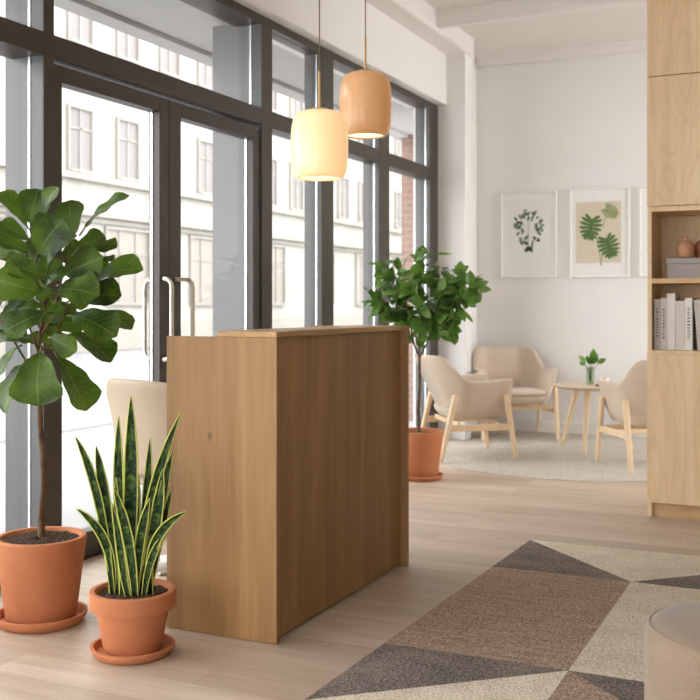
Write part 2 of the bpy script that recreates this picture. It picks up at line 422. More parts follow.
cm.box(0, .22, -35, 35, 5.10, 5.30); cm.box(0, .3, -35, 35, 4.05, 4.28); cm.box(0, .12, -35, 35, 3.88, 4.05); cm.box(0, .1, -35, 35, 0, .95); cm.box(0, .3, -35, 35, 8.6, 8.85)
cm.build('cornice', M['facadetrim'], bd, .03)
def farwin(y, w, z0, z1, glass, bars):
    f = MB(); t = .09
    f.box(0, .10, y-w/2-t, y-w/2, z0-t, z1+t).box(0, .10, y+w/2, y+w/2+t, z0-t, z1+t).box(0, .10, y-w/2, y+w/2, z1, z1+t).box(0, .13, y-w/2, y+w/2, z0-t, z0)
    for b in bars: f.box(.01, .06, y+b*w-.035, y+b*w+.035, z0, z1)
    f.box(.01, .06, y-w/2, y+w/2, z0+(z1-z0)*.66, z0+(z1-z0)*.66+.06)
    o = f.build('window', M['farframe'], bd)
    MB().box(.004, .02, y-w/2, y+w/2, z0, z1).build('pane', glass, o)
for k in range(-5, 12):
    y = 24.03+2.27*k-40
    farwin(y, .98, 5.42, 7.2, M['farglass'], [0])
    farwin(y, .98, 9.2, 10.9, M['farglass'], [0])
for k in range(-2, 6):
    y = 26.3+4.6*k-40
    farwin(y, 2.1, 1.5, 3.75, M['farblind'], [-.2, .2])

# ------------------------------------------------------------------ reception desk
desk = thing('reception_desk', (-2.075, 3.935, 0), 0, 'tall oak reception desk standing in front of the glass door', 'desk')
# local: x -.245..+.245 (room side +x), y -.635..+.635
MB().box(-.245, .243, -.635, -.613, .002, 1.1335).build('side_panel', M['oak'], desk, .0015)
MB().box(-.245, .262, .613, .637, .002, 1.153).build('side_panel', M['oak'], desk, .0015)
MB().box(.208, .228, -.613, .613, .014, 1.133).build('front_panel', M['oak'], desk, .001)
MB().box(-.015, .243, -.635, .613, 1.134, 1.156).build('counter_top', M['oaktop'], desk, .0015)
MB().box(-.245, .208, -.613, .613, .72, .745).build('work_surface', M['oaktop'], desk, .001)
MB().box(-.015, .005, -.613, .613, .745, 1.133).build('back_panel', M['oak'], desk, .001)
MB().box(.15, .20, -.6, .6, .0, .02).build('plinth', M['darkrubber'], desk)

# ------------------------------------------------------------------ desk chair behind the desk
ch = thing('desk_chair', (-2.545, 3.763, 0), R(-18), 'beige shell office chair tucked behind the oak desk', 'chair')
# local: -y is the back, sitter faces +y
def backfn(u, v):
    w = .262+.022*v-.02*math.sin(v*math.pi)*.6
    x = (u*2-1)
    z = .532+.402*v
    cr = max(0, abs(x)-.66)/.34
    if v > .5: z -= .07*cr*cr*cr*(v-.5)*2
    if v > .5: z += .012*(1-x*x)*(v-.5)*2
    y = -.24-.05*v+.075*x*x
    return Vector((x*w, y, z))
bk = MB(); bk.grid(backfn, 16, 10); bk.build('backrest', M['plastic'], ch, 0, 60, .022, 1)
st = MB(); st.grid(lambda u, v: Vector(((u*2-1)*.225*(1-.12*abs(v*2-1)**3), -.225+.44*v, .497+.015*(u*2-1)**2-.02*max(0, v-.7)*3)), 12, 12); st.build('seat', M['plastic'], ch, 0, 60, .018, 1)
for x in (-.08, .08): MB().tube([(x, -.2, .48), (x, -.228, .505), (x, -.245, .62)], .009).build('back_bracket', M['whitemetal'], ch)
MB().lathe([(.035, .10), (.035, .30), (.022, .30), (.022, .482)], 20).build('gas_lift', M['whitemetal'], ch)
for k in range(5):
    a = R(72*k+18); d = Vector((math.cos(a), math.sin(a), 0))
    lg = MB().tube([d*.02+Vector((0, 0, .125)), d*.17+Vector((0, 0, .105)), d*.31+Vector((0, 0, .075))], [.026, .021, .015], 10).build('leg', M['whitemetal'], ch)
    q = Matrix.Translation(d*.305+Vector((0, 0, .03))) @ Matrix.Rotation(a+R(90), 4, 'Z') @ Matrix.Rotation(R(90), 4, 'Y')
    w = MB().lathe([(.028, -.02), (.03, -.015), (.03, .015), (.028, .02)], 18)
    w.bm.transform(q); w.tube([d*.305+Vector((0, 0, .055)), d*.305+Vector((0, 0, .08))], .008, 8)
    w.build('caster', M['whitemetal'], lg)

# ------------------------------------------------------------------ pots and saucers
def saucer(loc, r, label, h=.035):
    o = MB().lathe([(0, 0), (r*.86, 0), (r*.9, .004), (r, h*.75), (r, h), (r-.012, h), (r*.9-.008, .014), (0, .014)], 64).build('plant_saucer', M['terra'], None)
    o.location = loc; return tag(o, label, 'saucer', 'terracotta saucers under the plant pots')
def pot(parent, rt, rb, h, band=0, z0=.016, soil=.03):
    p = [(0, z0), (rb-.006, z0), (rb, z0+.006)]
    if band:
        zb = z0+h-band; rw = rb+(rt-.014-rb)*((zb-z0)/h)
        p += [(rw, zb-.002), (rt-.004, zb), (rt-.002, zb+.005), (rt, z0+h-.005), (rt-.004, z0+h)]
    else: p += [(rt, z0+h-.006), (rt-.004, z0+h)]
    p += [(rt-.02, z0+h), (rt-.026, z0+h-.008), (rt-.03, z0+h-soil-.02), (0, z0+h-soil-.03)]
    MB().lathe(p, 64).build('pot', M['terra'], parent)
    rs = rt-.028
    s = MB()
    n, rings = 40, 9
    g = [[s.bm.verts.new((rs*k/rings*math.cos(2*math.pi*i/n), rs*k/rings*math.sin(2*math.pi*i/n), z0+h-soil+random.uniform(-.005, .006)+.012*(1-k/rings))) for i in range(n)] for k in range(1, rings+1)]
    c = s.bm.verts.new((0, 0, z0+h-soil+.012))
    for i in range(n):
        j = (i+1) % n; s.face([c, g[0][i], g[0][j]])
        for k in range(rings-1): s.face([g[k][i], g[k+1][i], g[k+1][j], g[k][j]])
    s.build('soil', M['soil'], parent)
YAW = R(24.93)

FID = [(0, .03), (.06, .22), (.18, .52), (.35, .66), (.5, .76), (.68, 1), (.82, .98), (.92, .72), (.98, .34), (1, .06)]
OVAL = [(0, .04), (.12, .45), (.3, .85), (.48, 1), (.65, .9), (.82, .58), (.94, .24), (1, .02)]
def leaf(mb, base, tip, width, normal, bend=.06, cup=.18, wave=.05, shape=FID, nl=12, nw=6, phase=0, hang=0):
    base, tip = Vector(base), Vector(tip); a = tip-base; L = a.length; ax = a.normalized()
    s = ax.cross(Vector(normal))
    if s.length < 1e-4: s = ax.orthogonal()
    s.normalize(); n = s.cross(ax)
    def fn(u, v):
        w = u*2-1; hw = lerp_table(shape, v)*width/2
        p = base+a*v+n*(bend*L*4*v*(1-v))+s*(w*hw)+n*(cup*hw*abs(w)**1.6)
        p += n*(wave*L*abs(w)**2*math.sin(v*15+phase+(2 if w > 0 else 0)))
        p += Vector((0, 0, -hang*L*v*v))
        return p
    mb.grid(fn, nw, nl)

# ------------------------------------------------------------------ fiddle leaf fig (local x = along the view's right, y = away)
FX, FY = -2.815, 3.155
saucer((FX, FY, 0), .178, 'wide terracotta saucer under the fiddle leaf fig pot', .042)
fig = thing('fiddle_leaf_fig', (FX, FY, 0), YAW, 'tall fiddle leaf fig in a plain terracotta pot by the window', 'potted plant')
pot(fig, .176, .135, .325, 0, .016, .016)
def fp(px, py, d=0): return Vector(((px-41)*.00396+(px-350)*d/1022, d, 1.25+(306-py)*(.00396+d/1022)))
MB().tube([(.002, 0, .30), (.0, .0, .42), (.012, .0, .55), (.006, 0, .66), (-.004, 0, .78), (-.006, 0, .90), (-.01, 0, .98)], [.0155, .0125, .011, .0105, .0105, .010, .010], 14).build('trunk', M['bark'], fig)
br = MB()
J = fp(38, 352)
for P, r in (([J, fp(40, 335), fp(44, 310, .02), fp(46, 285, .03), fp(47, 262, .02), fp(46, 240), fp(47, 222)], .0085),
             ([J, fp(34, 340, -.03), fp(29, 328, -.03), fp(24, 318, -.02)], .006),
             ([fp(38, 356), fp(28, 365, .03), fp(16, 345, .04), fp(4, 325, .03), fp(-6, 312, .02)], .006),
             ([J, fp(50, 345, .02), fp(58, 328, .03), fp(66, 312, .02), fp(72, 300)], .006),
             ([fp(41, 335), fp(52, 318, -.02), fp(56, 300, -.04), fp(60, 285, -.04), fp(66, 262, -.02), fp(70, 245, 0)], .006),
             ([fp(46, 300), fp(38, 285, -.03), fp(28, 272, -.04), fp(26, 250, 0), fp(28, 235, .03)], .006)):
    br.tube(P, [r*(1-.5*i/(len(P)-1)) for i in range(len(P))], 8)
br.build('branch', M['bark'], fig)
# base px, tip px, apparent width px, depth at base, depth at tip, tilt of the blade towards the viewer's up (+) or down (-)
LV = [
 (26, 225, -2, 193, 13, .05, .02, .9), (30, 224, 38, 189, 26, .05, .08, .2), (42, 222, 59, 187, 17, -.01, -.02, .5), (72, 238, 70, 200, 25, .03, .05, .1),
 (85, 227, 129, 195, 14, -.02, .0, .9), (37, 254, 63, 219, 36, -.10, -.14, .2), (27, 240, -1, 223, 14, .0, -.04, .8), (31, 253, -2, 241, 13, -.02, -.06, .9),
 (47, 271, 77, 236, 16, -.06, -.10, .6), (76, 250, 105, 236, 20, .03, .05, .5), (87, 249, 115, 237, 6, .0, -.02, 1.2), (64, 274, 103, 257, 28, -.02, -.06, .3),
 (80, 277, 108, 262, 22, .06, .10, .1), (92, 283, 143, 269, 20, -.03, -.06, .6), (97, 257, 115, 256, 5, .02, .04, 1.2), (47, 277, 4, 266, 20, -.10, -.16, .5),
 (40, 292, -6, 278, 30, -.12, -.18, .35), (45, 287, 69, 273, 11, -.09, -.12, .9), (56, 291, 99, 296, 25, -.10, -.17, .3), (71, 300, 121, 296, 24, -.01, -.05, .5),
 (60, 293, 35, 296, 12, -.12, -.13, .7), (45, 307, 18, 309, 10, .02, .0, .8), (-8, 316, 6, 292, 14, .0, .03, .3), (46, 313, 4, 332, 24, -.10, -.14, .4),
 (56, 306, 76, 313, 15, .03, .04, .5), (72, 316, 116, 337, 26, -.06, -.13, .3), (83, 314, 132, 329, 12, .02, -.02, .9), (51, 337, 77, 351, 20, -.08, -.12, .3),
 (67, 335, 111, 362, 15, .0, -.05, .6), (57, 357, 86, 411, 18, -.03, -.06, .3), (40, 352, 38, 406, 44, -.12, -.15, .05), (27, 363, 4, 413, 23, -.01, .0, .2),
 (17, 347, -2, 376, 13, -.06, -.08, .7), (30, 338, -6, 337, 17, .05, .08, .5), (18, 341, 45, 339, 12, .06, .08, .6), (20, 262, -14, 258, 14, .06, .10, .5),
 (54, 260, 30, 236, 24, .08, .12, .1), (60, 285, 92, 300, 24, .10, .16, .2), (36, 322, 62, 330, 18, .05, .09, .4), (30, 312, 2, 318, 18, .08, .12, .3),
 (48, 262, 26, 290, 24, .09, .12, .2), (-10, 300, -30, 280, 22, .03, .03, .3), (-5, 330, -34, 345, 22, .02, .0, .3), (10, 245, -24, 222, 18, .1, .12, .3),
 (52, 250, 66, 215, 22, .10, .14, .2), (40, 262, 12, 252, 22, .05, .1, .3), (62, 262, 84, 246, 24, .08, .12, .3), (40, 300, 66, 318, 24, .04, .06, .3), (34, 300, 10, 292, 24, .06, .1, .4), (70, 270, 92, 284, 22, .08, .12, .3),
 (44, 285, 56, 258, 22, .02, .02, .3), (22, 325, -4, 322, 16, .1, .12, .4), (52, 325, 84, 322, 20, .1, .14, .3), (40, 330, 60, 345, 16, .1, .13, .2), (20, 285, -10, 300, 20, .1, .14, .4), (38, 245, 46, 214, 22, .1, .13, .3), (62, 305, 48, 322, 16, -.05, -.07, .4), (70, 283, 96, 283, 16, -.05, -.1, .5),
]
lf = MB(); pt = MB()
for i, (bx, by, tx, ty, w, d0, d1, tilt) in enumerate(LV):
    b, t = fp(bx, by, d0), fp(tx, ty, d1); L = (t-b).length
    w *= 1.12; full = max(w*.00396, min(.68*L, .17))*1.06
    nrm = Vector((0, -math.cos(tilt), math.sin(tilt)))
    # roll the blade about its own axis so that its visible width is w
    ax = (t-b).normalized(); vis = min(1, w*.00396*1.06/full); ang = math.acos(vis)
    s0 = ax.cross(Vector((0, -1, 0)));  s0.normalize(); n0 = s0.cross(ax)
    up = 1 if (n0.cross(s0)).dot(Vector((0, 0, 1))) >= 0 else 1
    cand = [(n0*math.cos(g)+s0*math.sin(g)) for g in (ang, -ang)]
    n = max(cand, key=lambda q: q.z) if tilt < 1.1 else min(cand, key=lambda q: q.z)
    leaf(lf, b, t, full, n, random.uniform(.04, .13), random.uniform(.14, .34), random.uniform(.012, .028), FID, 16, 8, random.random()*6)
    back = b-(t-b)*.16+Vector((0, .02, -.012))
    lf.mi = 1; lf.tube([back, b, b+(t-b)*.25+n*(L*.04)], [.004, .0035, .002], 6); lf.mi = 0
o = lf.build('foliage', [M['figleaf'], mat('leaf stalk', srgb(96, 104, 58), .6)], fig, 0, 180)

# ------------------------------------------------------------------ snake plant
SX, SY = -2.262, 3.010
saucer((SX, SY, 0), .15, 'small terracotta saucer under the snake plant pot', .034)
snk = thing('snake_plant', (SX, SY, 0), YAW, 'snake plant with yellow edged blades in a rimmed terracotta pot', 'potted plant')
pot(snk, .155, .103, .215, .062, .016, .018)
def sp(px, py, d=0): return Vector(((px-133)*.00361+(px-350)*d/1022, d, .225+(592-py)*.00361+(306-py)*d/1022))
BLADES = [ # base x, base y depth, via px, tip px, width px, depth tip
 (128, 0, (131, 500), (131, 397), 15, .0), (121, .03, (119, 500), (119, 418), 11, .05), (113, -.02, (98, 500), (75, 438), 9, -.04), (117, .01, (107, 515), (96, 447), 12, .02),
 (137, .03, (146, 520), (150, 440), 11, .05), (143, -.01, (150, 510), (181, 414), 11, -.02), (147, .04, (158, 520), (173, 452), 11, .06), (141, -.03, (155, 530), (163, 470), 13, -.02),
 (148, .02, (160, 540), (172, 490), 8, .03), (151, -.02, (155, 545), (187, 513), 10, -.05), (112, -.01, (106, 545), (76, 510), 10, -.05), (135, -.06, (128, 540), (114, 490), 11, -.06),
 (144, -.05, (152, 560), (166, 536), 8, -.03), (128, -.055, (120, 545), (116, 478), 9, -.04), (132, .05, (136, 520), (137, 470), 9, .06), (122, -.04, (122, 560), (112, 505), 9, -.05), (136, -.04, (140, 545), (150, 500), 10, -.05)]
SB = [(0, .62), (.25, .85), (.5, 1), (.7, .93), (.86, .6), (.95, .27), (1, .01)]
for (bx, d, via, tp, w, dt) in BLADES:
    p0 = sp(bx, 598, d); p2 = sp(*tp, dt); vp = sp(*via, (d+dt)/2)
    p1 = vp*2-(p0+p2)*.5
    W = w*.00361*1.0
    mb = MB()
    tw = random.uniform(-.5, .5)
    def fn(u, v, p0=p0, p1=p1, p2=p2, W=W, tw=tw):
        p = p0*(1-v)**2+p1*2*v*(1-v)+p2*v*v
        dd = ((p1-p0)*(1-v)+(p2-p1)*v).normalized()
        s = dd.cross(Vector((math.sin(tw*(v-.3)), -1, 0))).normalized(); n = s.cross(dd)
        x = u*2-1; hw = lerp_table(SB, v)*W/2
        return p+s*(x*hw)+n*(-.45*hw*(1-x*x)+.25*hw)
    mb.grid(fn, 8, 22)
    mb.build('leaf', M['snake'], snk, 0, 180, .0035)

# ------------------------------------------------------------------ tree by the last window
TX, TY = -2.665, 6.925
saucer((TX, TY, 0), .172, 'terracotta saucer under the bushy tree pot behind the desk', .036)
tr = thing('potted_tree', (TX, TY, 0), YAW, 'bushy rubber tree in a terracotta pot behind the oak desk', 'potted plant')
pot(tr, .176, .135, .335, 0, .016, .03)
def tp(px, py, d=0): return Vector(((px-419)*.00724+(px-350)*d/1022, d, 1.25+(306-py)*(.00724+d/1022)))
tb = MB()
tb.tube([tp(419, 434), tp(418, 410), tp(419.5, 385), tp(419, 357)], [.013, .0115, .0105, .010], 10)
tb.build('trunk', M['bark'], tr)
tb = MB(); ends = []
def branch(P, r=.006):
    tb.tube(P, [r*(1-.55*i/(len(P)-1)) for i in range(len(P))], 7)
    P = [Vector((p.x*.93, p.y, p.z-.02*max(0, (p.z-1.3)/.3))) for p in P]
    for i in range(1, len(P)):
        for q in (.2, .6, 1): ends.append(P[i-1].lerp(P[i], q))
branch([tp(419, 358), tp(414, 345), tp(410, 325, .05), tp(402, 300, .05), tp(398, 272, .04)], .0075)
branch([tp(419, 358), tp(419, 340), tp(420, 310, -.05), tp(418, 280, -.05), tp(420, 256, 0)], .0075)
branch([tp(419, 358), tp(428, 340, -.02), tp(436, 320, -.05), tp(440, 295, -.05), tp(438, 266, -.02)], .0075)
branch([tp(410, 325, .05), tp(395, 318, -.04), tp(380, 308, -.05), tp(372, 294, -.03)], .005)
branch([tp(402, 300, .05), tp(388, 288, .12), tp(378, 268, .1)], .005)
branch([tp(436, 320, -.05), tp(450, 312, -.1), tp(462, 300, -.1), tp(472, 290, -.05), tp(480, 285, 0)], .005)
branch([tp(440, 300, -.05), tp(454, 290, .05), tp(462, 275, .06)], .005)
branch([tp(420, 310, -.05), tp(412, 296, -.15), tp(408, 275, -.17)], .005)
branch([tp(430, 335, 0), tp(440, 325, .14), tp(446, 300, .18), tp(440, 280, .18)], .005)
branch([tp(436, 322, -.05), tp(446, 330, -.1), tp(452, 322, -.12)], .004)
branch([tp(414, 345), tp(406, 335, .08), tp(402, 318, .14), tp(410, 290, .16)], .005)
tb.build('branch', M['bark'], tr)
lf = MB(); rnd = random.Random(11)
cx, cz = 419, 300
def put(b, t, w, n): leaf(lf, b, t, w, n, rnd.uniform(.02, .1), rnd.uniform(.1, .3), .01, OVAL, 7, 4, rnd.random()*6)
cnt = 0
for e in ends:
    h = (e.z-1.0)/.6
    for k in range(6 if e.z > 1.10 else 3 if e.z > 1.04 else 0):
        out = Vector((e.x, e.y, (e.z-1.25)*.6))
        d = Vector((rnd.gauss(0, 1), rnd.gauss(0, 1), rnd.gauss(.05, .8))).normalized()+out*.7
        d.normalize(); L = rnd.uniform(.085, .13)
        b = e+Vector((rnd.gauss(0, .028), rnd.gauss(0, .03), rnd.gauss(0, .028))); n = Vector((rnd.gauss(0, .6), rnd.gauss(-.5, .6), .8)).normalized()
        put(b, b+d*L, L*rnd.uniform(.52, .70), n); cnt += 1
for (bx, by, tx, ty, w) in ((388, 268, 370, 263, 5), (386, 275, 373, 277, 5), (378, 300, 367, 291, 9), (378, 305, 374, 315, 9), (373, 300, 380, 308, 9), (376, 302, 360, 302, 3), (370, 315, 369, 322, 3),
    (470, 288, 487, 284, 8), (466, 292, 475, 300, 7), (454, 265, 464, 281, 5), (447, 283, 461, 279, 5), (434, 254, 452, 254, 3), (414, 262, 423, 250, 7), (452, 325, 462, 315, 12), (455, 305, 465, 322, 10), (440, 334, 452, 342, 8),
    (462, 310, 473, 323, 4), (410, 318, 426, 336, 14), (402, 320, 396, 335, 10), (398, 325, 407, 343, 8), (425, 320, 428, 334, 9), (450, 300, 461, 310, 8)):
    put(tp(bx, by, -.1), tp(tx, ty, -.14), w*.00724, Vector((rnd.gauss(0, .3), -1, .5)))
lf.build('foliage', M['treeleaf'], tr, 0, 180)

# ------------------------------------------------------------------ pendant lamps
def pendant(loc, ztop, label, glassm, h, r):
    p = thing('pendant_lamp', loc, 0, label, 'lamp', 'glass pendant lamps over the desk')
    k = h
    prof = [(r*.68, .002), (r*.72, 0), (r*.80, .003), (r*.88, .014), (r*.94, .036), (r*.975, .066), (r*.99, .105), (r, .15), (r*.99, .19), (r*.965, .228), (r*.91, .258), (r*.80, .279), (r*.62, .290), (r*.36, .2945), (.03, .295)]
    prof = [(a, b*k/.295) for a, b in prof]
    MB().lathe(prof, 48, cap=False).build('lamp_shade', glassm, p, 0, 60)
    MB().lathe([(0, .012), (r*.68, .012), (r*.68, .006), (0, .006)], 40).build('diffuser', M['bulbglow'], p)
    MB().lathe([(0, k-.004), (r*.36, k-.004), (r*.36, k+.004), (r*.28, k+.009), (0, k+.009)], 32).build('cap', M['brass'], p)
    MB().tube([(0, 0, k+.008), (0, 0, k+.17)], .0055, 12).build('stem', M['brass'], p)
    zt = ztop-loc[2]
    MB().tube([(0, 0, k+.17), (0, 0, zt-.02)], .003, 8).build('cord', M['cord'], p)
    MB().lathe([(.05, zt-.025), (.055, zt-.02), (.055, zt), (0, zt)], 32).build('ceiling_rose', M['brass'], p)
    return p
pendant((-1.974, 3.935, 1.798), 3.86, 'cream opal glass pendant lamp, glowing, hanging lower over the desk', M['opal'], .292, .1245)
pendant((-1.978, 4.429, 2.055), 3.86, 'amber tinted glass pendant lamp hanging higher behind the cream one', M['amber'], .302, .1245)

# ------------------------------------------------------------------ armchairs
def make_chair():
    c = thing('armchair', (0, 0, 0))
    # local: front is -y
    hx, yb, yf, rc = .325, .275, -.29, .21     # half width, back, front ends, corner radius
    path = []
    n = 10
    for i in range(n+1): path.append((hx, yf+(yb-rc-yf)*i/n, 0))
    for i in range(1, 9): a = math.pi/2*i/8; path.append((hx-rc+rc*math.cos(a), yb-rc+rc*math.sin(a), a))
    for i in range(1, 8): path.append((hx-rc-(2*(hx-rc))*i/8, yb, math.pi/2))
    for i in range(0, 9): a = math.pi/2+math.pi/2*i/8; path.append((-(hx-rc)+rc*math.cos(a), yb-rc+rc*math.sin(a), a))
    for i in range(1, n+1): path.append((-hx, yb-rc-(yb-rc-yf)*i/n, math.pi))
    K = len(path)-1
    def height(x, y):
        q = (y-.085)/(.14); q = max(0, min(1, q)); q = q*q*(3-2*q)
        z = .64+.205*q
        z += .02*max(0, (-y-.05)/.25)                # arms rise a touch to the front
        return z
    m = MB(); inner, outer = [], []
    def shellpt(i, v, inset):
        x, y, a = path[i]
        top = height(x, y)
        lo = .318
        z = lo+(top-lo)*v
        nx, ny = math.cos(a), math.sin(a)
        # tuck under at the bottom, flare outwards at the top
        t = -.085*(1-v)**2.5 + .045*v*v
        backlean = .10*max(0, (z-.45)/.4)*max(0, math.sin(a))
        return Vector((x+nx*(t-inset), y+ny*(t-inset)+backlean, z))
    NV = 10
    th = .05
    go = [[m.bm.verts.new(shellpt(i, j/NV, 0)) for j in range(NV+1)] for i in range(K+1)]
    gi = [[m.bm.verts.new(shellpt(i, j/NV, th)) for j in range(NV+1)] for i in range(K+1)]
    for i in range(K):
        for j in range(NV):
            m.face([go[i][j], go[i+1][j], go[i+1][j+1], go[i][j+1]])
            m.face([gi[i+1][j], gi[i][j], gi[i][j+1], gi[i+1][j+1]])
        m.face([go[i][NV], go[i+1][NV], gi[i+1][NV], gi[i][NV]])
        m.face([go[i+1][0], go[i][0], gi[i][0], gi[i+1][0]])
    for i in (0, K):
        for j in range(NV):
            q = [go[i][j], go[i][j+1], gi[i][j+1], gi[i][j]]
            m.face(q if i else q[::-1])
    m.build('shell', M['shell'], c, .014, 60, 0, 1, True)
    # pan under the seat
    def plan(s, zlist):
        pts = [(hx-.11)*s, (yb-.09)*s]
    def rr(w, y0, y1, r, n=8):
        P = []
        for cx_, cy_, a0 in ((w-r, y1-r, 0), (-w+r, y1-r, 90), (-w+r, y0+r, 180), (w-r, y0+r, 270)):
            for i in range(n+1): a = R(a0+90*i/n); P.append((cx_+r*math.cos(a), cy_+r*math.sin(a)))
        return P
    def stack(mb, layers):
        rings = [[mb.bm.verts.new((x, y, z)) for x, y in P] for P, z in layers]
        for a, b in zip(rings, rings[1:]):
            for i in range(len(a)):
                j = (i+1) % len(a); mb.face([a[i], a[j], b[j], b[i]])
        mb.face(rings[0][::-1]); mb.face(rings[-1])
    pan = MB()
    stack(pan, [(rr(.19, -.24, .18, .1), .330), (rr(.235, -.29, .205, .1), .345), (rr(.262, -.315, .22, .1), .375), (rr(.268, -.32, .225, .1), .405)])
    pan.build('seat_base', M['shell'], c, 0, 50)
    cu = MB()
    stack(cu, [(rr(.245, -.31, .20, .11), .407), (rr(.262, -.328, .215, .11), .418), (rr(.264, -.33, .217, .11), .440), (rr(.252, -.318, .205, .11), .456), (rr(.2, -.26, .16, .1), .466)])
    cu.build('seat_cushion', M['shell'], c, 0, 60)
    for sx in (-1, 1):
        for sy in (-1, 1):
            top = Vector((sx*.343, sy*.215-.02, .515)); ft = Vector((sx*.352, sy*.315, 0))
            top2 = top+(top-ft).normalized()*.012
            MB().tube([ft, ft.lerp(top, .5), top, top2], [.018, .0225, .025, .015], 14).build('leg', M['ash'], c)
        za = .265
        MB().box(sx*.347-.010, sx*.347+.010, -.262, .262, za-.027, za+.027).build('side_rail', M['ashrail'], c, .004)
    for y in (-.16, .16): MB().box(-.345, .345, y-.011, y+.011, .268, .308).build('cross_rail', M['ashrail'], c, .004)
    MB().box(-.1, .1, -.15, .15, .305, .333).build('seat_block', M['ashrail'], c, .003)
    return c
def face(dx, dy): return math.atan2(dx, -dy)
spots = [((-2.72, 8.14), (.81, .59), 'beige armchair standing side on just behind the bushy potted tree'),
         ((-2.70, 9.46), (.52, -.85), 'beige armchair against the back wall, under the prints, facing the room'),
         ((-1.19, 8.21), (-.565, .825), 'beige armchair partly hidden by the plywood cabinet')]
ac = make_chair()
for i, (p, d, lab) in enumerate(spots):
    c = ac if i == 0 else copy_tree(ac)
    c.location = (p[0], p[1], .0105); c.rotation_euler = (0, 0, face(*d))
    tag(c, lab, 'armchair', 'beige armchairs round the small table')

# round rug
rg = MB().lathe([(0, 0), (1.34, 0), (1.345, .002), (1.34, .0055), (0, .006)], 96).build('round_rug', M['round'])
rg.location = (-1.85, 8.62, .0005); tag(rg, 'round greige rug under the armchairs', 'rug')
# side table
tb_ = thing('side_table', (-1.82, 8.89, .0112), 0, 'small round wooden side table between the armchairs', 'table')
MB().lathe([(0, .525), (.27, .525), (.30, .532), (.325, .545), (.33, .552), (.326, .558), (0, .558)], 64).build('table_top', wood('pale oak table', srgb(224, 207, 184), srgb(206, 186, 160), 'x', .45), tb_)
for fx, fy in ((-.295, .12), (-.014, -.29), (.30, .187)):
    f = Vector((fx, fy, 0)); MB().tube([f, f*.75+Vector((0, 0, .26)), f*.5+Vector((0, 0, .527))], [.014, .022, .029], 14).build('leg', M['ash'], tb_)
# vase with a sprig
vz = .5697
vs = thing('glass_vase', (-1.835, 8.86, vz), YAW, 'ribbed glass vase with a green sprig on the side table', 'vase')
vm = MB(); nn = 40
pr = [(.026, 0), (.031, .006), (.033, .06), (.034, .12), (.036, .155), (.033, .155), (.030, .12), (.029, .012), (0, .010)]
rings = []
for r_, z in pr:
    rings.append([vm.bm.verts.new(((r_*(1+.03*(i % 2)))*math.cos(2*math.pi*i/nn), (r_*(1+.03*(i % 2)))*math.sin(2*math.pi*i/nn), z)) for i in range(nn)] if r_ else None)
for a, b in zip(rings, rings[1:]):
    if b is None: vm.face(a); continue
    for i in range(nn): vm.face([a[i], a[(i+1) % nn], b[(i+1) % nn], b[i]])
vm.face(rings[0][::-1]); vm.build('vase_body', M['vaseglass'], vs)
sm = MB(); lm = MB()
for (tx, tz, w, ty) in ((-.105, .255, .05, -.02), (.03, .315, .065, 0), (.05, .275, .055, -.04), (.135, .225, .05, .0), (-.10, .185, .055, -.02), (-.02, .25, .045, .05), (.0, .21, .05, -.03)):
    b = Vector((tx*.45, ty*.5, .18)); sm.tube([(0, 0, .015), (tx*.2, ty*.2, .12), b], .0022, 6)
    leaf(lm, b, (tx, ty, tz), w, (0, -.8, .6), .1, .15, .0, OVAL, 8, 4)
sm.build('stem', M['inkgreen'], vs); lm.build('foliage', M['treeleaf'], vs, 0, 180)
tray = MB().lathe([(0, 0), (.075, 0), (.08, .004), (.08, .010), (0, .010)], 40).build('serving_tray', M['slate']); tray.location = (-1.70, 8.79, vz); tag(tray, 'thin dark round tray on the side table', 'tray')
cp = thing('coffee_cup', (-1.70, 8.79, vz+.0105), YAW, 'white ceramic cup on the dark tray beside the vase', 'cup')
MB().lathe([(0, 0), (.024, 0), (.030, .006), (.038, .04), (.040, .07), (.037, .07), (.034, .04), (.026, .01), (0, .008)], 32).build('cup_body', M['cup'], cp)
MB().tube([(.037, 0, .055), (.058, 0, .052), (.060, 0, .032), (.036, 0, .02)], .004, 8).build('handle', M['cup'], cp)

# ------------------------------------------------------------------ framed prints
def framed(x0, x1, z0, z1, label):
    p = thing('framed_print', ((x0+x1)/2, YB, (z0+z1)/2), 0, label, 'picture', 'white framed prints on the back wall')
    w, h = (x1-x0)/2, (z1-z0)/2; t = .018
    MB().box(-w, -w+t, -.032, -.002, -h, h).box(w-t, w, -.032, -.002, -h, h).box(-w+t, w-t, -.032, -.002, h-t, h).box(-w+t, w-t, -.032, -.002, -h, -h+t).build('frame', M['gallery'], p, .002)
    MB().box(-w+t, w-t, -.016, -.004, -h+t, h-t).build('mat', M['mat'], p)
    return p, w, h
def flat_leaf(mb, x, z, ang, L, W, y, shape=OVAL):
    ax = Vector((math.cos(ang), 0, math.sin(ang))); s = Vector((-math.sin(ang), 0, math.cos(ang)))
    def fn(u, v): return Vector((x, y, z))+ax*(L*v)+s*((u*2-1)*lerp_table(shape, v)*W/2)
    mb.grid(fn, 2, 8)
def fix_front(mb):
    for f in mb.bm.faces:
        f.normal_update()
        if f.normal.y > 0: f.normal_flip()
p1, w, h = framed(-2.965, -2.395, 1.532, 2.388, 'white framed leafy branch print, leftmost on the back wall')
pp = MB().box(-w+.075, w-.085, -.018, -.016, -h+.075, h-.10).build('print', M['palepaper'], p1)
im = MB(); rn = random.Random(5)
